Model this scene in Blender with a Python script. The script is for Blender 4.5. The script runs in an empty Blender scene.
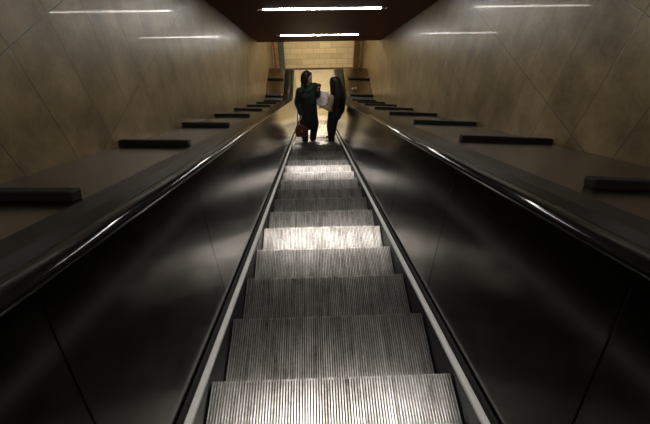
import bpy, math, random
from mathutils import Vector, Matrix
random.seed(4)
S = bpy.context.scene
C = S.collection
ZC = 7.05                      # eye height above the lower hall's floor
T = math.tan(math.radians(30))
YK = 9.815                     # where the slope meets the level

# ------------------------------------------------------------------ materials
def new_mat(name, base=(.5, .5, .5), rough=.5, metal=0., spec=.5, aniso=0., coat=0.):
    m = bpy.data.materials.new(name); m.use_nodes = True
    b = m.node_tree.nodes['Principled BSDF']
    b.inputs['Base Color'].default_value = (*base, 1)
    b.inputs['Roughness'].default_value = rough
    b.inputs['Metallic'].default_value = metal
    b.inputs['Specular IOR Level'].default_value = spec
    b.inputs['Anisotropic'].default_value = aniso
    b.inputs['Coat Weight'].default_value = coat
    return m, m.node_tree, b

def N(nt, kind, **kw):
    n = nt.nodes.new(kind)
    for k, v in kw.items():
        setattr(n, k, v)
    return n

def math_n(nt, op, a, b=None, c=None):
    n = N(nt, 'ShaderNodeMath', operation=op)
    for i, v in enumerate((a, b, c)):
        if v is None: continue
        if isinstance(v, (int, float)): n.inputs[i].default_value = v
        else: nt.links.new(v, n.inputs[i])
    return n.outputs[0]

def ramp(nt, fac, stops):
    r = N(nt, 'ShaderNodeValToRGB')
    el = r.color_ramp.elements
    while len(el) < len(stops): el.new(.5)
    for e, (p, c) in zip(el, stops):
        e.position = p; e.color = (*c, 1)
    nt.links.new(fac, r.inputs[0])
    return r.outputs[0]

def noise(nt, vec, scale, detail=4, rough=.55, mscale=None):
    n = N(nt, 'ShaderNodeTexNoise')
    n.inputs['Scale'].default_value = scale; n.inputs['Detail'].default_value = detail
    n.inputs['Roughness'].default_value = rough
    if mscale:
        mp = N(nt, 'ShaderNodeMapping'); mp.inputs['Scale'].default_value = mscale
        nt.links.new(vec, mp.inputs[0]); vec = mp.outputs[0]
    nt.links.new(vec, n.inputs['Vector'])
    return n.outputs['Fac']

def bump(nt, b, h, strength=.2, dist=.01):
    n = N(nt, 'ShaderNodeBump')
    n.inputs['Strength'].default_value = strength; n.inputs['Distance'].default_value = dist
    nt.links.new(h, n.inputs['Height']); nt.links.new(n.outputs[0], b.inputs['Normal'])

def noisy(name, c0, c1, rough=.5, metal=0., scale=6, mscale=None, bmp=0., r2=None, **kw):
    m, nt, b = new_mat(name, c0, rough, metal, **kw)
    tc = N(nt, 'ShaderNodeTexCoord').outputs['Object']
    f = noise(nt, tc, scale, mscale=mscale)
    nt.links.new(ramp(nt, f, [(.3, c0), (.7, c1)]), b.inputs['Base Color'])
    if r2 is not None:
        nt.links.new(math_n(nt, 'MULTIPLY_ADD', f, r2 - rough, rough), b.inputs['Roughness'])
    if bmp: bump(nt, b, f, bmp, .004)
    return m

def emit(name, col, strength):
    m, nt, b = new_mat(name, (.8, .8, .8), .4)
    b.inputs['Emission Color'].default_value = (*col, 1)
    b.inputs['Emission Strength'].default_value = strength
    return m

def stone_wall(name, y0, dy, z0, dz, c0, c1, c2):
    m, nt, b = new_mat(name, c1, .4, 0, spec=.5, coat=.07)
    b.inputs['Coat Roughness'].default_value = .035
    tc = N(nt, 'ShaderNodeTexCoord').outputs['Object']
    sp = N(nt, 'ShaderNodeSeparateXYZ'); nt.links.new(tc, sp.inputs[0])
    Y, Z = sp.outputs[1], sp.outputs[2]
    u = math_n(nt, 'DIVIDE', math_n(nt, 'SUBTRACT', Y, y0), dy)
    v = math_n(nt, 'DIVIDE', math_n(nt, 'SUBTRACT', Z, z0), dz)
    def dist(w, size):       # metres to the nearest joint
        fr = math_n(nt, 'FRACT', w)
        return math_n(nt, 'MULTIPLY', math_n(nt, 'MINIMUM', fr, math_n(nt, 'SUBTRACT', 1, fr)), size)
    d = math_n(nt, 'MINIMUM', dist(u, dy), dist(v, dz))
    joint = N(nt, 'ShaderNodeMapRange'); joint.inputs[1].default_value = .0015; joint.inputs[2].default_value = .004
    nt.links.new(d, joint.inputs[0])
    cb = N(nt, 'ShaderNodeCombineXYZ')
    nt.links.new(math_n(nt, 'FLOOR', u), cb.inputs[0]); nt.links.new(math_n(nt, 'FLOOR', v), cb.inputs[1])
    wn = N(nt, 'ShaderNodeTexWhiteNoise'); nt.links.new(cb.outputs[0], wn.inputs['Vector'])
    f1 = noise(nt, tc, 3.2, 6, .62)
    f2 = noise(nt, tc, 38, 4, .6)
    mix = math_n(nt, 'ADD', math_n(nt, 'MULTIPLY', f1, .72), math_n(nt, 'ADD', math_n(nt, 'MULTIPLY', f2, .22),
          math_n(nt, 'MULTIPLY', wn.outputs['Value'], .06)))
    col = ramp(nt, mix, [(.34, c0), (.5, c1), (.66, c2)])
    mx = N(nt, 'ShaderNodeMix', data_type='RGBA')
    nt.links.new(joint.outputs[0], mx.inputs[0])
    mx.inputs[6].default_value = (.02, .014, .008, 1)
    nt.links.new(col, mx.inputs[7]); nt.links.new(mx.outputs[2], b.inputs['Base Color'])
    nt.links.new(math_n(nt, 'MULTIPLY_ADD', f2, .14, .30), b.inputs['Roughness'])
    # open joints
    bump(nt, b, joint.outputs[0], .25, .004)
    return m

M = {}
M['wall'] = stone_wall('polished_travertine', 1.81, .388, 6.23, .81, (.095, .066, .032), (.175, .13, .069), (.26, .203, .12))
M['wall_r'] = stone_wall('polished_travertine_right', 1.71, .4, 6.23, .81, (.095, .066, .032), (.175, .13, .069), (.26, .203, .12))

# tiled end wall
m, nt, b = new_mat('beige_wall_tile', (.6, .5, .3), .35)
tc = N(nt, 'ShaderNodeTexCoord').outputs['Object']
sp = N(nt, 'ShaderNodeSeparateXYZ'); nt.links.new(tc, sp.inputs[0])
cb = N(nt, 'ShaderNodeCombineXYZ'); nt.links.new(sp.outputs[0], cb.inputs[0]); nt.links.new(sp.outputs[2], cb.inputs[1])
br = N(nt, 'ShaderNodeTexBrick'); nt.links.new(cb.outputs[0], br.inputs['Vector'])
br.inputs['Color1'].default_value = (.72, .62, .42, 1); br.inputs['Color2'].default_value = (.54, .44, .28, 1)
br.inputs['Mortar'].default_value = (.36, .28, .16, 1)
br.inputs['Scale'].default_value = 1; br.inputs['Brick Width'].default_value = .42; br.inputs['Row Height'].default_value = .2
br.inputs['Mortar Size'].default_value = .006; br.inputs['Bias'].default_value = -.1
nt.links.new(br.outputs['Color'], b.inputs['Base Color'])
M['tile'] = m
M['floor'] = noisy('hall_stone_floor', (.66, .58, .41), (.78, .70, .52), .16, scale=3, r2=.3)
M['ceil'] = None
m, nt, b = new_mat('maroon_ceiling', (.085, .012, .009), .6, spec=.12)
tc = N(nt, 'ShaderNodeTexCoord').outputs['Object']
sp = N(nt, 'ShaderNodeSeparateXYZ'); nt.links.new(tc, sp.inputs[0])
fr = math_n(nt, 'FRACT', math_n(nt, 'MULTIPLY', sp.outputs[1], 9.0))
gap = N(nt, 'ShaderNodeMapRange'); gap.inputs[1].default_value = .02; gap.inputs[2].default_value = .1
nt.links.new(fr, gap.inputs[0])
nt.links.new(ramp(nt, gap.outputs[0], [(0, (.035, .004, .004)), (1, (.085, .010, .009))]), b.inputs['Base Color'])
bump(nt, b, gap.outputs[0], .5, .006)
M['ceil'] = m

def brushed(name, c0, c1, rough, aniso=0., scale=1., mscale=(1, 1, 1), bmp=.05):
    m, nt, b = new_mat(name, c0, rough, 1.0, aniso=aniso)
    tc = N(nt, 'ShaderNodeTexCoord').outputs['Object']
    f = noise(nt, tc, scale, 5, .6, mscale)
    g = noise(nt, tc, 1.3, 3, .5)
    nt.links.new(ramp(nt, math_n(nt, 'ADD', math_n(nt, 'MULTIPLY', f, .5), math_n(nt, 'MULTIPLY', g, .5)),
                      [(.35, c0), (.65, c1)]), b.inputs['Base Color'])
    nt.links.new(math_n(nt, 'MULTIPLY_ADD', f, .06, rough - .03), b.inputs['Roughness'])
    return m
M['panel'] = brushed('dark_brushed_steel', (.165, .16, .15), (.21, .20, .188), .155, 0, 1, (1, 8, 8))
M['deck'] = brushed('satin_bronze_deck', (.18, .145, .10), (.235, .195, .14), .26, 0, 1, (40, 4, 4))
M['trim'] = brushed('polished_aluminium_trim', (.86, .85, .83), (.94, .93, .91), .5, 0, 1, (30, 3, 3))
M['trim'] = noisy('satin_white_trim', (.84, .84, .83), (.9, .9, .89), .4, scale=7)
M['skirt'] = noisy('dark_skirt_steel', (.010, .011, .014), (.018, .020, .024), .45, .1, scale=9)
M['black_metal'] = noisy('black_cladding', (.006, .006, .006), (.010, .010, .010), .2, scale=8, spec=.08)
M['rubber'] = noisy('black_handrail_rubber', (.005, .005, .005), (.008, .0078, .0075), .1, scale=6, spec=.2)
M['bar'] = noisy('black_bar', (.006, .006, .006), (.010, .010, .010), .6, scale=10, spec=.2)
M['void'] = noisy('dark_underside', (.01, .01, .01), (.014, .013, .012), .8, scale=5)
M['white_metal'] = noisy('white_enamel', (.6, .6, .58), (.7, .7, .68), .4, scale=5)
M['tube'] = emit('fluorescent_tube', (1.0, .965, .88), 125)
M['hall_tube'] = emit('warm_hall_tube', (1.0, .86, .6), 215)
M['cap'] = noisy('tube_holder', (.10, .09, .085), (.14, .13, .12), .4, scale=9)
M['column'] = noisy('brown_stone_column', (.075, .04, .018), (.12, .07, .03), .3, scale=4)
M['post'] = noisy('grey_green_steel', (.10, .115, .085), (.15, .165, .13), .3, .5, scale=5)
M['pipe'] = noisy('red_pipe', (.23, .03, .018), (.30, .045, .025), .35, scale=5)
M['steel_box'] = noisy('key_switch_steel', (.3, .28, .25), (.4, .38, .34), .3, 1, scale=5)
M['plate'] = brushed('landing_plate_metal', (.42, .38, .30), (.55, .5, .4), .3, 0, 1, (60, 5, 5))
M['comb'] = noisy('comb_aluminium', (.45, .44, .40), (.6, .58, .54), .35, 1, scale=12)
# step tread: worn ribbed aluminium, streaked along the grooves, dirt in patches
m, nt, b = new_mat('worn_ribbed_aluminium', (.4, .4, .4), .35, 1.0)
tc = N(nt, 'ShaderNodeTexCoord').outputs['Object']
oi = N(nt, 'ShaderNodeObjectInfo')
cb = N(nt, 'ShaderNodeCombineXYZ')
nt.links.new(math_n(nt, 'MULTIPLY', oi.outputs['Random'], 37.), cb.inputs[0])
nt.links.new(math_n(nt, 'MULTIPLY', oi.outputs['Random'], 91.), cb.inputs[2])
va = N(nt, 'ShaderNodeVectorMath', operation='ADD'); nt.links.new(tc, va.inputs[0]); nt.links.new(cb.outputs[0], va.inputs[1])
vec = va.outputs[0]
streak = noise(nt, vec, 1, 6, .7, (75, 3.0, 3))
patch = noise(nt, vec, 5, 4, .6, (1.3, .8, 1))
spk = noise(nt, vec, 60, 3, .6)
mixv = math_n(nt, 'ADD', math_n(nt, 'MULTIPLY', streak, .55), math_n(nt, 'ADD', math_n(nt, 'MULTIPLY', patch, .3), math_n(nt, 'MULTIPLY', spk, .15)))
nt.links.new(ramp(nt, mixv, [(.36, (.14, .12, .10)), (.48, (.48, .46, .44)), (.6, (.85, .84, .83))]), b.inputs['Base Color'])
nt.links.new(math_n(nt, 'MULTIPLY_ADD', mixv, -.22, .42), b.inputs['Roughness'])
M['tread'] = m
M['groove'] = noisy('groove_floor', (.025, .023, .02), (.05, .045, .04), .5, .7, scale=20)
# people
M['skin'] = noisy('skin', (.42, .24, .16), (.48, .28, .19), .5, scale=12)
M['hair'] = noisy('black_hair', (.006, .005, .004), (.018, .013, .010), .38, scale=1, mscale=(90, 90, 4), bmp=.4)
M['coat'] = noisy('black_green_coat', (.006, .009, .008), (.010, .015, .013), .75, scale=20, bmp=.2)
M['scarf'] = noisy('dark_green_scarf', (.009, .026, .020), (.016, .042, .031), .8, scale=26, bmp=.4)
M['trousers'] = noisy('black_trousers', (.008, .008, .010), (.014, .014, .017), .8, scale=20, bmp=.2)
M['shoe'] = noisy('black_shoe', (.010, .010, .010), (.02, .02, .02), .35, scale=10)
M['sock'] = noisy('pale_trainer', (.55, .55, .56), (.68, .68, .68), .6, scale=12)
M['bag'] = noisy('dark_red_leather', (.07, .010, .010), (.11, .015, .014), .5, scale=14, bmp=.2)
M['beige'] = noisy('beige_jacket', (.36, .27, .19), (.45, .35, .26), .8, scale=20, bmp=.2)
M['bundle'] = noisy('white_pink_wrapping', (.90, .82, .80), (.97, .91, .89), .6, scale=9, bmp=.8)
M['print'] = noisy('pink_print', (.7, .22, .26), (.8, .3, .34), .6, scale=9)
M['phone'] = noisy('black_phone', (.008, .008, .009), (.012, .012, .014), .25, scale=9)
M['glove'] = noisy('black_glove', (.010, .010, .011), (.018, .018, .02), .7, scale=12)
M['lip'] = noisy('lips', (.35, .10, .09), (.4, .12, .10), .4, scale=9)
M['eye'] = noisy('dark_eyes', (.01, .008, .007), (.02, .016, .014), .2, scale=9)

# ------------------------------------------------------------------ mesh helpers
class MB:
    def __init__(s): s.v = []; s.f = []; s.mi = []
    def add(s, vs, fs, mi=0):
        o = len(s.v); s.v += [tuple(p) for p in vs]
        s.f += [tuple(i + o for i in f) for f in fs]; s.mi += [mi] * len(fs)
        return s
    def box(s, x0, x1, y0, y1, z0, z1, mi=0):
        vs = [(x, y, z) for x in (x0, x1) for y in (y0, y1) for z in (z0, z1)]
        return s.add(vs, [(0, 1, 3, 2), (4, 6, 7, 5), (0, 4, 5, 1), (2, 3, 7, 6), (0, 2, 6, 4), (1, 5, 7, 3)], mi)
    def loft(s, rings, closed=True, caps=True, mi=0):
        n = len(rings[0]); vs = [p for r in rings for p in r]; fs = []
        for i in range(len(rings) - 1):
            for j in range(n if closed else n - 1):
                k = (j + 1) % n
                fs.append((i * n + j, i * n + k, (i + 1) * n + k, (i + 1) * n + j))
        if caps and closed:
            fs.append(tuple(range(n))[::-1]); fs.append(tuple((len(rings) - 1) * n + j for j in range(n)))
        return s.add(vs, fs, mi)
    def tube(s, pts, rad, n=12, flat=1.0, up=(0, 1, 0), mi=0, round_ends=True):
        """tapered limb through pts with spherical ends; flat scales the radius along 'up'"""
        pts = [Vector(p) for p in pts]
        if isinstance(rad, (int, float)): rad = [rad] * len(pts)
        if isinstance(flat, (int, float)): flat = [flat] * len(pts)
        up = Vector(up)
        seq = []
        d0 = (pts[1] - pts[0]).normalized(); d1 = (pts[-1] - pts[-2]).normalized()
        if round_ends:
            for a in (80, 60, 38, 18):
                q = math.radians(a); seq.append((pts[0] - d0 * rad[0] * math.sin(q), rad[0] * math.cos(q), d0, flat[0]))
        for i, p in enumerate(pts):
            d = d0 if i == 0 else d1 if i == len(pts) - 1 else ((pts[i] - pts[i-1]).normalized() + (pts[i+1] - pts[i]).normalized()).normalized()
            seq.append((p, rad[i], d, flat[i]))
        if round_ends:
            for a in (18, 38, 60, 80):
                q = math.radians(a); seq.append((pts[-1] + d1 * rad[-1] * math.sin(q), rad[-1] * math.cos(q), d1, flat[-1]))
        rings = []
        for p, r, d, fl in seq:
            a = up - d * up.dot(d)
            if a.length < .05: a = Vector((1, 0, 0)) - d * d.x
            a.normalize(); b_ = d.cross(a)
            rings.append([tuple(p + a * (math.sin(2 * math.pi * k / n) * r * fl) + b_ * (math.cos(2 * math.pi * k / n) * r)) for k in range(n)])
        return s.loft(rings, mi=mi)
    def ball(s, c, rx, ry, rz, n=16, m=10, mi=0):
        rings = []
        for i in range(1, m):
            q = math.pi * i / m
            rings.append([(c[0] + rx * math.sin(q) * math.cos(2 * math.pi * k / n), c[1] + ry * math.sin(q) * math.sin(2 * math.pi * k / n),
                           c[2] - rz * math.cos(q)) for k in range(n)])
        return s.loft(rings, mi=mi)
    def build(s, name, mats, parent=None, smooth=False, bevel=0., off=(0, 0, 0), voxel=0., relax=0):
        me = bpy.data.meshes.new(name)
        me.from_pydata([(x + off[0], y + off[1], z + off[2]) for x, y, z in s.v], [], s.f)
        if not isinstance(mats, (list, tuple)): mats = [mats]
        for q in mats: me.materials.append(q)
        for p, i in zip(me.polygons, s.mi): p.material_index = i
        import bmesh
        bm = bmesh.new(); bm.from_mesh(me); bmesh.ops.recalc_face_normals(bm, faces=bm.faces)
        bm.to_mesh(me); bm.free()
        o = bpy.data.objects.new(name, me); C.objects.link(o)
        if voxel:
            r = o.modifiers.new('r', 'REMESH'); r.mode = 'VOXEL'; r.voxel_size = voxel; r.use_smooth_shade = True
            if relax:
                k = o.modifiers.new('s', 'SMOOTH'); k.iterations = relax; k.factor = .5
            dg = bpy.context.evaluated_depsgraph_get()
            me2 = bpy.data.meshes.new_from_object(o.evaluated_get(dg)); me2.name = name
            o.modifiers.clear(); o.data = me2
            for p in me2.polygons: p.use_smooth = True
            me2.materials.clear(); me2.materials.append(mats[0])
        elif smooth:
            for p in me.polygons: p.use_smooth = True
        if bevel:
            q = o.modifiers.new('bevel', 'BEVEL'); q.width = bevel; q.segments = 2; q.limit_method = 'ANGLE'; q.angle_limit = math.radians(40)
        if parent: o.parent = parent
        return o

def tag(o, label, cat, group=None):
    o['label'] = label; o['category'] = cat
    if group: o['group'] = group
    return o
def thing(name, label, cat, loc=(0, 0, 0), group=None, rot=(0, 0, 0)):
    o = bpy.data.objects.new(name, None); o.empty_display_size = .1
    C.objects.link(o); o.location = loc; o.rotation_euler = rot
    return tag(o, label, cat, group)
def structure(o): o['kind'] = 'structure'; return o

# height of a line running d below the eye on the slope, levelling off in the lower hall (world Z)
def zp(Y, d, w=.45, lev=None):
    zl = (1.383 - d) if lev is None else lev
    yk = (ZC - d - zl) / T
    if Y <= yk - w: return ZC - d - T * Y
    if Y >= yk + w: return zl
    return zl + T * (w - (Y - yk)) ** 2 / (4 * w)
def ysamp(y0, y1, fine=(9.2, 10.5)):
    out = [y0]; y = y0
    while y < y1 - 1e-6:
        y += .075 if fine[0] - .05 <= y < fine[1] else .6
        if y > fine[0] and out[-1] < fine[0]: y = fine[0]
        out.append(min(y, y1))
    return out
def sweep(mb, prof, y0, y1, s=1, mi=0, w=.45):
    """prof: (x, d) points; swept down the slope and round the knee"""
    mb.loft([[(s * x, Y, zp(Y, d, w)) for x, d in prof] for Y in ysamp(y0, y1)], mi=mi)
    return mb

YT, YE, NW = -2.6, 11.75, 11.58           # run of the balustrades
XW = {-1: 1.47, 1: 1.75}       # wall foot
XT = {-1: 1.47, 1: 1.75}       # wall head
DD = .465                      # deck depth below the eye, at the handrail
DWL = {-1: .450, 1: .512}      # and at the wall
# ------------------------------------------------------------------ room
YB = 13.4
CD = -1.29; CY = 10.0; CZ = ZC + 1.29 - T * CY       # ceiling knee
def ceil_z(Y): return ZC + 1.29 - T * Y if Y < CY else CZ
def wall(side):
    mb = MB(); n = []
    t = .12
    ys = sorted(set(ysamp(YT, YB) + [CY]))
    for Y in ys:
        zb = zp(Y, DD) - .09
        zt = ceil_z(Y) + .1
        xw, xt = XW[side], XT[side]
        low = 0 if Y > 9 else zb - .8
        n.append([(side * xw, Y, low), (side * xw, Y, zb), (side * xt, Y, zt), (side * (xt + t), Y, zt), (side * (xt + t), Y, low)])
    mb.loft(n)
    return structure(mb.build('wall_left' if side < 0 else 'wall_right', M['wall' if side < 0 else 'wall_r']))
wall(-1); wall(1)
structure(MB().box(-1.9, 1.95, YB, YB + .15, 0, CZ + .1).build('wall_back', M['tile']))
structure(MB().box(-1.9, 1.95, 10.42, YB + .15, -.15, 0).build('floor', M['floor']))
structure(MB().box(-1.46, 1.74, YB - .02, YB, 0, .06).build('baseboard_back', M['column']))

# sloping ceiling with openings for the recessed lamps
LX0, LX1, LW = -.875, 1.125, .075
lamps = [8.89, 6.17, 3.47, .86]
c30, s30 = math.cos(math.radians(30)), math.sin(math.radians(30))
mb = MB()
ycuts = [YT]
for y in sorted(lamps):
    if y - .1 > YT: ycuts += [y - LW * c30, y + LW * c30]
ycuts.append(CY)
def cslab(x0, x1, ya, yb):
    za, zb = ceil_z(ya), ZC + 1.29 - T * yb
    h = .1
    mb.add([(x0, ya, za), (x1, ya, za), (x1, yb, zb), (x0, yb, zb), (x0, ya, za + h), (x1, ya, za + h), (x1, yb, zb + h), (x0, yb, zb + h)],
           [(0, 1, 2, 3), (4, 7, 6, 5), (0, 4, 5, 1), (1, 5, 6, 2), (2, 6, 7, 3), (3, 7, 4, 0)])
for i in range(len(ycuts) - 1):
    a, c = ycuts[i], ycuts[i + 1]
    if i % 2 == 0: cslab(-1.50, 1.82, a, c)
    else: cslab(-1.50, LX0, a, c); cslab(LX1, 1.82, a, c)
mb.box(-1.50, 1.82, CY, YB, CZ, CZ + .1)
structure(mb.build('ceiling', M['ceil']))

def lamp(y, label, mat, level=False, group='fluorescent lamps in the sloping ceiling', vis=True):
    z = ceil_z(y) if level else ZC + 1.29 - T * y
    t = thing('ceiling_lamp', label, 'lamp', (.125, y, z), group, (0 if level else -math.radians(30), 0, 0))
    L = .90
    if level:
        MB().box(-L - .06, L + .06, -.06, .06, -.05, -.001).build('lamp_housing', M['white_metal'], t, bevel=.006)
        zc = -.072
    else:
        h = MB(); w = LW - .003; e = .995
        h.box(-e, e, -w, w, .085, .095); h.box(-e, e, -w, -w + .004, .001, .085); h.box(-e, e, w - .004, w, .001, .085)
        h.box(-e, -e + .004, -w, w, .001, .085); h.box(e - .004, e, -w, w, .001, .085)
        h.build('lamp_housing', M['cap'], t)
        zc = .0125
    MB().tube([(-L, 0, zc), (L, 0, zc)], .0185, 10, round_ends=False).build('lamp_tube', mat, t, smooth=True)
    for sx in (-1, 1):
        MB().tube([(sx * (L + .001), 0, zc), (sx * (L + .035), 0, zc)], .021, 12, round_ends=False).build('tube_cap', M['cap'], t, smooth=True)
        MB().box(sx * (L + .012) - .012, sx * (L + .012) + .012, -.02, .02, min(zc, zc + .07), max(zc, zc + .07) if not level else zc + .03).build('lamp_holder', M['cap'], t)
    return t
names = ['fluorescent tube lamp across the maroon ceiling, the lower and smaller of the two visible',
         'bright fluorescent tube lamp across the maroon ceiling, the upper and larger of the two visible',
         'fluorescent tube lamp recessed in the ceiling in front of the viewer, above the picture',
         'fluorescent tube lamp recessed in the ceiling straight overhead']
for y, nm in zip(lamps, names): lamp(y, nm, M['tube'])
lamp(10.9, 'warm tube lamp on the lower hall ceiling nearer the escalator foot', M['hall_tube'], True, 'lower hall ceiling lamps')
lamp(12.4, 'warm tube lamp on the lower hall ceiling nearer the tiled wall', M['hall_tube'], True, 'lower hall ceiling lamps')

# hall corner pieces
c = thing('stone_column', 'dark brown stone column at the right end of the tiled wall', 'column', (1.52, 13.1, 0))
MB().box(-.10, .10, -.12, .12, .08, CZ - .001).build('column_shaft', M['column'], c, bevel=.006)
MB().box(-.095, .095, -.135, .135, 0, .08).build('column_base', M['column'], c, bevel=.004)
c = thing('steel_post', 'grey green steel post at the left end of the tiled wall', 'post', (-1.13, 13.15, 0))
MB().box(-.10, .10, -.07, .07, .012, CZ - .001).build('post_shaft', M['post'], c, bevel=.02)
MB().box(-.11, .11, -.11, .11, 0, .012).build('base_plate', M['post'], c)
c = thing('standpipe', 'dark red pipe standing in the left corner beside the steel post', 'pipe', (-1.37, 13.05, 0))
MB().tube([(0, 0, .02), (0, 0, 1.0), (-.03, 0, 1.25), (-.03, 0, CZ - .01)], .028, 12, round_ends=False).build('pipe', M['pipe'], c, smooth=True)
MB().tube([(-.03, -.001, 1.5), (-.03, -.001, 1.58)], .042, 12, round_ends=False).build('pipe_collar', M['pipe'], c, smooth=True)
MB().tube([(0, 0, 0), (0, 0, .02)], .05, 14, round_ends=False).build('pipe_flange', M['pipe'], c)

# ------------------------------------------------------------------ balustrades, decks, handrails
def side(s):
    sd = 'left' if s < 0 else 'right'
    B = thing('balustrade', 'dark brushed steel balustrade with white lower trim strip, %s side of the steps' % sd, 'balustrade', (0, 0, 0), None)
    # skirt, trim strip, backing
    sweep(MB(), [(.521, 1.66), (.521, 1.330), (.531, 1.330), (.531, 1.66)], YT, 10.42, s).build('skirt_panel', M['skirt'], B)
    sweep(MB(), [(.516, 1.330), (.516, 1.317), (.520, 1.313), (.541, 1.313), (.545, 1.317), (.545, 1.330)], YT, NW + .1, s).build('skirt_trim', M['trim'], B)
    sweep(MB(), [(.5455, 1.35), (.5455, 1.300), (.5475, 1.292), (.558, 1.286), (.562, 1.290), (.562, 1.35)], YT, NW + .1, s).build('reflection_lip', M['void'], B)  # black trim channel, raised into an added lip to block the strip's reflection
    sweep(MB(), [(.571, 1.32), (.6705, .468), (.71, .468), (.71, 1.32)], YT, NW - .03, s).build('backing_frame', M['comb'], B)
    # inner panels with joints square to the slope
    DB, DT = 1.312, .47
    tops, bots = [], []
    t = .74 - 1.14 * 3
    while .866 * t - .2 < 9.2:
        tops.append(.866 * t - .2); bots.append(.866 * t - .563); t += 1.14
    tops += [10.45, NW]; bots += [10.45, NW]
    for i in range(len(tops) - 1):
        mb = MB(); rings = []; g = .003
        n = 14 if tops[i + 1] > 9.2 else 2
        for k in range(n + 1):
            q = k / n
            yt = tops[i] + g + (tops[i + 1] - tops[i] - 2 * g) * q
            yb = bots[i] + g + (bots[i + 1] - bots[i] - 2 * g) * q
            zt, zb = zp(yt, DT), zp(yb, DB)
            rings.append([(s * .562, yb, zb), (s * .664, yt, zt), (s * .6685, yt, zt), (s * .5665, yb, zb)])
        mb.loft(rings); mb.build('inner_panel', M['panel'], B)
    # rounded end (newel)
    prof = []
    R = .26; zc_ = 1.383 - .47 - R
    for a in range(90, -91, -12):
        q = math.radians(a); prof.append((NW + .002 + R * math.cos(q), zc_ + R * math.sin(q)))
    prof += [(NW + .07, .10), (NW + .07, .0), (NW + .002, .0)]
    mb = MB()
    def ring(x0k, x1k): return None
    vs_in = [(s * (.562 + .102 * (z / .913)), y, z) for y, z in prof]
    vs_out = [(s * .71, y, z) for y, z in prof]
    mb.loft([vs_in, vs_out]); mb.build('newel_panel', M['panel'], B)
    # outer black cladding beside the handrail
    sweep(MB(), [(.732, .50), (.732, .452), (.738, .444), (.80, .437), (.905, .442), (.918, .449), (.924, .48), (.924, .50)], YT, NW, s).build('cladding', M['black_metal'], B, smooth=False)
    sweep(MB(), [(.9245, .50), (.9245, .458), (.928, .455), (.936, .455), (.939, .462), (.939, .50)], YT, NW + .1, s).build('edge_moulding', M['black_metal'], B)
    # handrail: C section round the newel
    path = [(Y, zp(Y, .443)) for Y in ysamp(YT, NW)]
    zt = 1.383 - .443; R = .285; cy, cz = NW + .01, zt - R
    for a in range(80, -91, -10):
        q = math.radians(a); path.append((cy + R * math.cos(q), cz + R * math.sin(q)))
    path += [(NW - .07, cz - R)]
    sec = [(-.040, -.016), (-.043, -.004), (-.038, .008), (-.026, .0135), (0, .016), (.026, .0135), (.038, .008), (.043, -.004), (.040, -.016), (.03, -.019), (0, -.012), (-.03, -.019)]
    mb = MB(); rings = []
    for i, (y, z) in enumerate(path):
        a = path[max(0, i - 1)]; c = path[min(len(path) - 1, i + 1)]
        d = Vector((0, c[0] - a[0], c[1] - a[1])).normalized(); nrm = Vector((0, -d.z, d.y))
        rings.append([(s * (.684 + u), y + nrm.y * v, z + nrm.z * v) for u, v in sec])
    mb.loft(rings)
    h = mb.build('handrail', M['rubber'], None, smooth=True)
    tag(h, 'glossy black rubber moving handrail along the %s side of the steps' % sd, 'handrail')
    # handrail guide: thin bright metal lip under its inner edge
    sweep(MB(), [(.6525, .470), (.6525, .463), (.705, .463), (.705, .470)], YT, NW, s).build('handrail_guide', M['black_metal'], B)
    # deck
    D = thing('escalator_deck', 'wide bronze deck with black stop bars between handrail and %s stone wall' % sd, 'deck')
    joints = [YT] + [(.3 + 2.44 * k) for k in range(0, 4)] + [9.75, 10.72, YE]
    if s > 0: joints[1:5] = [.15 + 2.34 * k for k in range(0, 4)]
    for a, c in zip(joints[:-1], joints[1:]):
        mb = MB(); n = max(2, int((c - a) / .08)) if c > 9.3 else 2
        rings = []
        for k in range(n + 1):
            Y = a + .0015 + (c - a - .003) * k / n
            z = zp(Y, DD, .22); z2 = z - (DWL[s] - DD)
            rings.append([(s * .9395, Y, z), (s * (XW[s] - .012), Y, z2), (s * (XW[s] - .012), Y, z2 - .012), (s * .9395, Y, z - .012)])
        mb.loft(rings); mb.build('deck_panel', M['deck'], D)
    sweep(MB(), [(.943, .485), (XW[s] - .014, DWL[s] + .02), (XW[s] - .014, .57), (.943, .57)], YT, YE, s).build('deck_frame', M['void'], D)
    MB().box(*sorted((s * .93, s * (XW[s] - .012))), YE - .012, YE, 0, zp(YE, DWL[s]) - .013).build('end_panel', M['deck'], D)
    MB().box(*sorted((s * .71, s * .93)), NW + .005, NW + .05, 0, zp(YE, .44) - .01).build('cladding_end', M['black_metal'], B)
    bars = ([1.04 + 1.215 * k for k in range(8)] if s < 0 else [1.06 + 1.215 * k for k in range(8)]) + [10.08, 11.05]
    bars = [-.18] + bars
    for y in bars:
        a = math.atan(T) if y < 9.65 else 0
        if 9.5 < y < 10.15: a = math.atan((zp(y - .05, DD, .22) - zp(y + .05, DD, .22)) / .1)
        sl = -(DWL[s] - DD) / (XW[s] - .012 - .9395); x0, x1 = (.965 if s < 0 else 1.05), XW[s] - .006
        mb = MB(); mb.loft([[(s * x, yy, (x - .9395) * sl + h_) for yy, h_ in ((-.034, 0), (.034, 0), (.034, .043), (-.034, .043))] for x in (x0, x1)])
        o = mb.build('stop_bar', M['bar'], D, bevel=.007)
        o.location = (0, y, zp(y, DD, .22) + .0005); o.rotation_euler = (-a, 0, 0)
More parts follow.
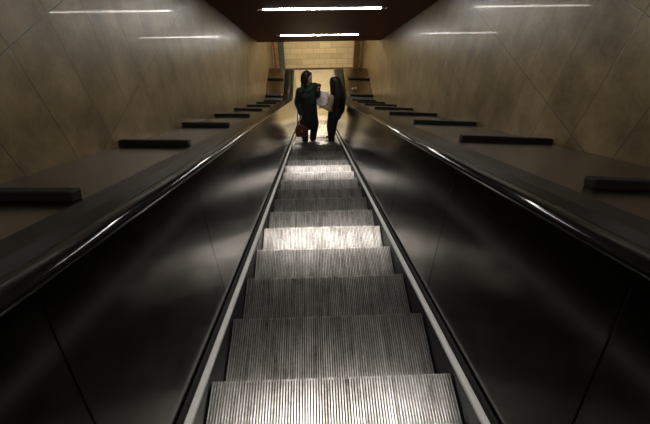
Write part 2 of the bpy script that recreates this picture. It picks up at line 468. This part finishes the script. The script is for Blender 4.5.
    if s > 0:   # oval key switch plate on the deck
        k = MB(); z0 = zp(10.45, DD, .22)
        z0 -= .014; k.loft([[(1.2 + .085 * math.cos(q) * f, 10.47 + .055 * math.sin(q) * f, z0 + h_) for q in [2 * math.pi * i / 24 for i in range(24)]] for f, h_ in ((1, 0), (1, .008), (.9, .014))])
        o = k.build('key_switch_plate', M['steel_box'], D)
        k = MB(); k.tube([(1.2, 10.47, z0 + .012), (1.2, 10.47, z0 + .024)], .022, 14, round_ends=False)
        k.build('switch_button', M['bag'], o, smooth=False)
side(-1); side(1)

# ------------------------------------------------------------------ steps
def step_z(k):
    Y = .55 + .4 * k
    w = .55; zl = 0.0; yk = (ZC - 1.383) / T
    if Y <= yk - w: return ZC - 1.383 - T * Y
    if Y >= yk + w: return zl
    return zl + T * (w - (Y - yk)) ** 2 / (4 * w)
def make_step(group):
    t = thing('escalator_step', '', 'step', group=group)
    tr = MB()
    n = 88; W = .515; p = 2 * W / n
    for i in range(n):
        x = -W + p * i + p * .22
        tr.box(x, x + p * .56, -.398, .006, -.011, 0)
    tr.box(-W, W, -.398, 0, -.03, -.011, 1)
    tr.build('tread', [M['tread'], M['groove']], t)
    rs = MB(); prof = []
    for k in range(7):
        q = k / 6; prof.append((-.004 - .035 * q - .02 * q * q, -.031 - .195 * q))
    n2 = 88; vs = []
    rings = []
    for y, z in prof: rings.append([(-W, y, z), (W, y, z), (W, y - .006, z), (-W, y - .006, z)])
    rs.loft(rings)
    for i in range(0, n2, 1):
        x = -W + p * i + p * .25
        a, c_ = prof[0], prof[-1]
        rs.loft([[(x, y + .004, z), (x + p * .5, y + .004, z), (x + p * .5, y - .001, z), (x, y - .001, z)] for y, z in prof[::2]])
    rs.build('riser', M['tread'], t)
    return t
ordn = ['zeroth', 'first', 'second', 'third', 'fourth', 'fifth', 'sixth', 'seventh', 'eighth', 'ninth', 'tenth', 'eleventh', 'twelfth', 'thirteenth',
        'fourteenth', 'fifteenth', 'sixteenth']
def step_label(k):
    if k < 0: return 'ribbed metal step out of view, %s before the nearest visible bright step' % ('two' if k < -1 else 'one')
    if k == 0: return 'bright ribbed metal step nearest the viewer, cut by the bottom edge'
    if k == 1: return 'dark worn ribbed step directly below the nearest bright step'
    if k <= 10: return 'ribbed metal escalator step, %s one down from the nearest bright step' % ordn[k]
    if k < 17: return 'ribbed metal step, %s one up the slope from where the women stand' % ordn[17 - k]
    if k == 17: return 'ribbed metal escalator step on which both women stand'
    return 'ribbed metal step beyond the women, %s one past the step they stand on' % ordn[k - 17]
proto = None
for k in range(-2, 25):
    Y = .55 + .4 * k
    if Y > 10.42: break
    if proto is None:
        t = proto = make_step('escalator steps')
    else:
        t = proto.copy(); C.objects.link(t)
        for ch in list(proto.children):
            c = ch.copy(); C.objects.link(c); c.parent = t
    z = step_z(k)
    t.location = (0, Y, z - (.006 if z < .02 else 0)); t['label'] = step_label(k)
YC = .55 + .4 * 24 + .01
cp = thing('comb_plate', 'metal comb plate where the steps slide under the lower landing', 'comb plate', (0, YC, 0))
mb = MB().box(-.515, .515, 0, .24, -.05, .003)
p = 1.03 / 88
for i in range(88):
    x = -.515 + p * i + p * .80
    mb.loft([[(x + .0005, 0, .003), (x + p * .38, 0, .003), (x + p * .38, 0, -.02), (x + .0005, 0, -.02)],
             [(x + .001, -.0, .002), (x + p * .36, -.0, .002), (x + p * .36, -.0, -.006), (x + .001, -.0, -.006)]])
mb.build('comb', M['comb'], cp)
fp = thing('landing_plate', 'brushed metal landing plate between the balustrade ends', 'floor plate', (0, YC + .245, 0))
MB().box(-.515, .515, 0, .60, 0, .004).build('plate', M['plate'], fp)
MB().box(-.515, .515, .605, 1.1, 0, .004).build('plate', M['plate'], fp)

# ------------------------------------------------------------------ people
ZS = ZC - 1.383 - T * (.55 + .4 * 17) + .003     # tread the women stand on
def hand(mb, wrist, d, side_v, curl=.5, r=.0085):
    """palm and five fingers; d = direction of the hand, side_v = towards the thumb"""
    w = Vector(wrist); d = Vector(d).normalized(); sv = Vector(side_v); sv = (sv - d * sv.dot(d)).normalized(); n = d.cross(sv)
    for q in (-.026, -.009, .009, .026):
        mb.tube([w + sv * q * .6, w + d * .045 + sv * q, w + d * .085 + sv * q * 1.15], [.014, .015, .012], 8)
    for i, (q, L) in enumerate(((.030, .068), (.010, .076), (-.010, .070), (-.030, .055))):
        a = w + d * .085 + sv * q
        b_ = a + (d * math.cos(curl) + n * math.sin(curl)) * L * .5
        c_ = b_ + (d * math.cos(curl * 2.1) + n * math.sin(curl * 2.1)) * L * .32
        e = c_ + (d * math.cos(curl * 3) + n * math.sin(curl * 3)) * L * .22
        mb.tube([a, b_, c_, e], [r, r * .93, r * .85, r * .75], 8)
    a = w + d * .025 + sv * .026
    b_ = a + (sv * .75 + d * .6 + n * .25).normalized() * .035
    c_ = b_ + (sv * .25 + d * .9 + n * .5).normalized() * .028
    mb.tube([a, b_, c_], [.013, .010, .008], 8)

def head(mb, c, f, tilt=0):
    """skull, jaw, nose, ears; f = facing (unit xy)"""
    c = Vector(c); f = Vector((f[0], f[1], tilt)).normalized(); l = Vector((0, 0, 1)).cross(f).normalized(); u = f.cross(l)
    def at(a, b_, h): return c + f * a + l * b_ + u * h
    mb.tube([at(-.02, 0, .045), at(-.005, 0, .02)], [.083, .084], 16, 1.0)
    mb.tube([at(.012, 0, .01), at(.03, 0, -.055)], [.07, .046], 14)
    mb.tube([at(.052, 0, -.083), at(.05, 0, -.087)], [.025, .025], 10)
    mb.tube([at(.083, 0, .012), at(.096, 0, -.026)], [.008, .0115], 8)
    mb.tube([at(.062, -.03, .038), at(.062, .03, .038)], [.02, .02], 8)
    for s in (-1, 1):
        mb.tube([at(-.008, s * .075, .012), at(-.012, s * .078, -.02)], [.014, .010], 8)
        mb.tube([at(.05, s * .035, -.015), at(.045, s * .038, -.03)], [.024, .02], 8)
    mb.tube([at(.078, -.018, -.052), at(.078, .018, -.052)], [.009, .009], 8)
    return at
def face_parts(P, at):
    for s in (-1, 1): MB().ball(at(.077, s * .03, .012), .0085, .0085, .0065, 10, 6).build('eye', M['eye'], P, smooth=True)
    e = MB(); e.tube([at(.088, -.017, -.052), at(.089, .017, -.052)], .0045, 8); e.build('lips', M['lip'], P, smooth=True)
    for s in (-1, 1): MB().tube([at(.083, s * .016, .036), at(.078, s * .048, .036)], .004, 6).build('eyebrow', M['hair'], P, smooth=True)

def rot2(v, a): return (v[0] * math.cos(a) - v[1] * math.sin(a), v[0] * math.sin(a) + v[1] * math.cos(a))

# left woman: black coat, green scarf, red bag in her right hand, phone near her mouth
P = thing('person', 'woman in a dark green scarf and black coat, facing right, with a dark red bag', 'person', (-.165, 7.22, ZS))
b = MB(); c = MB()
f = Vector((.50, -.86, 0)).normalized(); l = Vector((0, 0, 1)).cross(f)
def W(a, s_, z): return f * a + l * s_ + Vector((0, 0, z))       # forward, to her left, up
hipz = .93
lf = {1: W(.02, .085, 0), -1: W(-.03, -.095, 0)}
for s in (1, -1):
    an = lf[s] + Vector((0, 0, .09)); kn = W(.02, s * .095, .50) + lf[s] * .5; kn.z = .50
    b.tube([W(0, s * .085, hipz - .03), kn, an], [.088, .058, .040], 14)
    b.tube([an - f * .03 + Vector((0, 0, -.05)), an + f * .06 + Vector((0, 0, -.062)), an + f * .13 + Vector((0, 0, -.068))], [.034, .030, .022], 10)
b.tube([W(0, 0, .90), W(0, 0, 1.02), W(0, 0, 1.12), W(.0, 0, 1.28), W(-.005, 0, 1.40)], [.155, .145, .125, .155, .12], 18, .72, up=tuple(f))
b.tube([W(-.005, 0, 1.42), W(.01, 0, 1.56)], [.056, .052], 12)
at = head(b, W(.025, 0, 1.655), (.86, -.5), -.05)
shR, elR, wrR = W(-.01, -.18, 1.395), W(-.05, -.235, 1.12), W(.05, -.22, .89)
shL, elL, wrL = W(-.01, .18, 1.395), W(.03, .25, 1.14), W(.20, .15, 1.395)
for q in ((shR, elR, wrR), (shL, elL, wrL)): b.tube(q, [.052, .04, .027], 12)
hand(b, wrR, (0, -.0, -1), f, .55)
hd = (Vector((.02, .0, 1))).normalized(); hand(b, wrL, hd, tuple(-l), .6)
body = b.build('body', M['skin'], P, voxel=.0058, relax=1)
face_parts(P, at)
# coat
c.tube([W(0, 0, .60), W(0, 0, .80), W(0, 0, .98), W(0, 0, 1.12), W(0, 0, 1.30), W(-.005, 0, 1.42)], [.215, .21, .20, .19, .205, .125], 20, .80, up=tuple(f))
for q in ((shR, elR, wrR + Vector((0, 0, .02))), (shL, elL, wrL - Vector((0, 0, .02)))): c.tube(q, [.082, .068, .052], 12)
c.build('coat', M['coat'], P, voxel=.011, relax=3)
c = MB()
for s in (1, -1):
    an = lf[s] + Vector((0, 0, .10)); kn = W(.02, s * .095, .50) + lf[s] * .5; kn.z = .50
    c.tube([W(0, s * .085, .80), kn, an], [.118, .095, .075], 14)
c.build('trousers', M['trousers'], P, voxel=.010, relax=2)
for s in (1, -1):
    c = MB(); an = lf[s]
    c.tube([an - f * .045 + Vector((0, 0, .036)), an + f * .05 + Vector((0, 0, .034)), an + f * .135 + Vector((0, 0, .028))], [.036, .039, .028], 12, 1)
    c.tube([an + Vector((0, 0, .04)), an + Vector((0, 0, .10))], [.042, .046], 12)
    for i, v in enumerate(c.v): c.v[i] = (v[0], v[1], max(v[2], .001))
    c.build('shoe', M['sock'], P, smooth=True)
c = MB()   # scarf: thick loop round the neck with hanging end
ring = [W(.085 * math.cos(q) + .01, .105 * math.sin(q), 1.455 + .02 * math.sin(2 * q) - .02 * math.cos(q)) for q in [2 * math.pi * i / 14 for i in range(15)]]
c.tube(ring, .05, 12); c.tube([W(.11, .02, 1.44), W(.15, .03, 1.30), W(.155, .03, 1.14)], [.05, .055, .05], 12, .5, up=tuple(f))
c.tube([W(-.09, 0, 1.44), W(-.11, 0, 1.36)], [.10, .09], 14, .6, up=tuple(f))
c.build('scarf', M['scarf'], P, voxel=.009, relax=2)
c = MB()   # long hair
c.tube([at(-.034, 0, .055), at(-.03, 0, .02)], [.098, .100], 18)
for s in (-1, 1):
    c.tube([at(.035, s * .045, .095), at(.0, s * .088, .03), at(.0, s * .098, -.07), at(.01, s * .10, -.17)], [.03, .036, .040, .034], 12)
c.tube([at(-.08, 0, .02), at(-.085, 0, -.08), at(-.08, 0, -.19)], [.085, .085, .07], 14, .6, up=tuple(f))
c.build('hair', M['hair'], P, voxel=.007, relax=2)
o = MB(); u = hd
pc = wrL + hd * .095 + f * .022
o.box(-.035, .035, -.0045, .0045, -.07, .07)
ph = o.build('mobile_phone', M['phone'], None, bevel=.004)
ph.location = P.location + pc + Vector((.0, 0, .02)); ph.rotation_euler = (0, .2, math.atan2(f.y, f.x) + .35)
tag(ph, 'small black phone held up at the mouth of the woman in the scarf', 'phone')
# bag, hanging from her right hand
hx = P.location + wrR + Vector((0, 0, -.10))
B = thing('handbag', 'dark red leather bag hanging from the hand of the woman in the scarf', 'bag', (hx.x, hx.y, hx.z - .478))
c = MB(); pr = []
for z, w_, d_ in ((0, .125, .045), (.015, .14, .06), (.12, .148, .066), (.24, .13, .05), (.30, .105, .026), (.31, .10, .018)):
    pr.append([(w_ * math.copysign(abs(math.cos(q)) ** .6, math.cos(q)), d_ * math.copysign(abs(math.sin(q)) ** .6, math.sin(q)), z) for q in [2 * math.pi * (i + .5) / 28 for i in range(28)]])
c.loft(pr); bb = c.build('bag_body', M['bag'], B, smooth=True)
for s in (-1, 1):
    c = MB(); c.tube([(-.075, s * .022, .25), (-.07, s * .02, .34), (-.04, s * .012, .43), (0, s * .006, .468), (.04, s * .012, .43), (.07, s * .02, .34), (.075, s * .022, .25)], .008, 8)
    c.build('handle', M['bag'], B, smooth=True)
c = MB(); c.box(-.02, .02, -.072, -.064, .16, .20); c.build('clasp', M['steel_box'], B, bevel=.002)
B.rotation_euler = (0, 0, .1)

# right woman: long black hair, beige jacket, seen from her left and behind, holding a bundle
P = thing('person', 'woman with waist-long black hair in a beige jacket, facing left and holding a bundle', 'person', (.41, 7.22, ZS))
f = Vector((-.86, .42, 0)).normalized(); l = Vector((0, 0, 1)).cross(f)
b = MB()
lf = {1: W(.03, .075, 0), -1: W(.09, -.085, 0)}
for s in (1, -1):
    an = lf[s] + Vector((0, 0, .09)); kn = W(.055, s * .085, .49)
    b.tube([W(-.01, s * .085, .87), kn, an], [.088, .057, .039], 14)
    b.tube([an - f * .03 + Vector((0, 0, -.05)), an + f * .06 + Vector((0, 0, -.062)), an + f * .12 + Vector((0, 0, -.068))], [.033, .029, .021], 10)
b.tube([W(-.02, 0, .86), W(-.02, 0, .97), W(-.01, 0, 1.08), W(0, 0, 1.22), W(.0, 0, 1.33)], [.155, .142, .122, .150, .115], 18, .72, up=tuple(f))
b.tube([W(.0, 0, 1.34), W(.02, 0, 1.47)], [.054, .050], 12)
at = head(b, W(.03, 0, 1.565), (-.93, .36), -.08)
shL, elL, wrL = W(.0, .165, 1.31), W(.02, .21, 1.03), W(.21, .10, .985)
shR, elR, wrR = W(.0, -.165, 1.31), W(.04, -.21, 1.04), W(.21, -.10, .985)
for q in ((shR, elR, wrR), (shL, elL, wrL)): b.tube(q, [.050, .038, .026], 12)
hand(b, wrL, f + Vector((0, 0, -.25)), tuple(-l + Vector((0, 0, .5))), .25)
hand(b, wrR, f + Vector((0, 0, -.25)), tuple(l + Vector((0, 0, .5))), -.25)
b.build('body', M['skin'], P, voxel=.0058, relax=1)
face_parts(P, at)
c = MB()
c.tube([W(-.02, 0, .84), W(-.015, 0, .98), W(-.01, 0, 1.10), W(0, 0, 1.24), W(0, 0, 1.335)], [.178, .165, .150, .170, .105], 20, .80, up=tuple(f))
for q in ((shR, elR, wrR), (shL, elL, wrL)): c.tube(q, [.070, .058, .044], 12)
c.build('jacket', M['beige'], P, voxel=.011, relax=3)
c = MB()
for s in (1, -1):
    an = lf[s] + Vector((0, 0, .07)); kn = W(.055, s * .085, .49)
    c.tube([W(-.01, s * .080, .88), kn, an], [.122, .095, .074], 14)
c.tube([W(-.02, 0, .86), W(-.02, 0, .93)], [.160, .150], 16, .76, up=tuple(f))
c.build('trousers', M['trousers'], P, voxel=.010, relax=2)
for s in (1, -1):
    c = MB(); an = lf[s]
    c.tube([an - f * .045 + Vector((0, 0, .036)), an + f * .05 + Vector((0, 0, .034)), an + f * .13 + Vector((0, 0, .028))], [.036, .038, .028], 12)
    c.tube([an + Vector((0, 0, .04)), an + Vector((0, 0, .11))], [.042, .046], 12)
    for i, v in enumerate(c.v): c.v[i] = (v[0], v[1], max(v[2], .001))
    c.build('shoe', M['shoe'], P, smooth=True)
c = MB()   # hair down to the waist, spread over back and shoulders
c.tube([at(-.03, 0, .055), at(-.028, 0, .02)], [.100, .102], 18)
c.tube([at(-.05, 0, .04), at(-.07, .01, -.08), W(-.095, .02, 1.32), W(-.115, .03, 1.12), W(-.12, .03, .93), W(-.11, .03, .80)], [.10, .135, .18, .19, .175, .11], 20, [1, .95, .8, .74, .70, .6], up=tuple(f))
for s in (-1, 1):
    c.tube([at(.045, s * .04, .090), at(.025, s * .082, .02), at(.015, s * .095, -.08), W(-.02, s * .14, 1.28), W(-.05, s * .16, 1.05), W(-.08, s * .13, .92)], [.03, .036, .042, .055, .062, .04], 12)
c.build('hair', M['hair'], P, voxel=.009, relax=2)
P.scale = (.975, .975, .97)
# the bundle she holds: a crumpled white and pink wrapped parcel
mid = P.location + (wrL + wrR) * .5 + f * .10 + Vector((0, 0, .072))
c = MB(); rings = []
random.seed(9)
for z, w_ in ((-.13, .8), (-.11, 1.0), (-.03, 1.1), (.05, 1.05), (.12, 1.0), (.17, .85), (.185, .6)):
    rings.append([((.15 * math.copysign(abs(math.cos(q)) ** .55, math.cos(q)) * w_) + random.uniform(-.008, .008),
                   (.085 * math.copysign(abs(math.sin(q)) ** .55, math.sin(q)) * w_) + random.uniform(-.007, .007), z + random.uniform(-.006, .006)) for q in [2 * math.pi * (i + .5) / 26 for i in range(26)]])
c.loft(rings)
G = thing('wrapped_bundle', 'white and pink wrapped bundle held between the two women', 'bundle', tuple(mid + Vector((0, 0, -.0))))
G.rotation_euler = (-.45, -.06, math.atan2(f.y, f.x) + math.pi)
c.build('wrapping', M['bundle'], G, smooth=True)
c = MB()
for i in range(7):
    x = random.uniform(-.09, .09); z = random.uniform(-.07, .1)
    c.box(x - .014, x + .014, -.094, -.088, z - .01, z + .01)
c.build('printed_spots', M['print'], G, bevel=.003)

# ------------------------------------------------------------------ world, camera, view
w = bpy.data.worlds.new('dark'); S.world = w; w.use_nodes = True
w.node_tree.nodes['Background'].inputs[0].default_value = (.9, .8, .6, 1)
w.node_tree.nodes['Background'].inputs[1].default_value = .004
cd = bpy.data.cameras.new('camera'); cam = bpy.data.objects.new('camera', cd); C.objects.link(cam)
cd.sensor_width = 36; cd.sensor_fit = 'HORIZONTAL'; cd.lens = 36 * 380 / 650
cd.clip_start = .02
cam.location = (-.050, 0, ZC)
cam.rotation_euler = (math.radians(90 - 48.33), 0, -math.radians(1.98))
S.camera = cam
S.view_settings.view_transform = 'Standard'; S.view_settings.look = 'None'
S.view_settings.gamma = 1; S.view_settings.use_curve_mapping = False
S.view_settings.exposure = -0.8
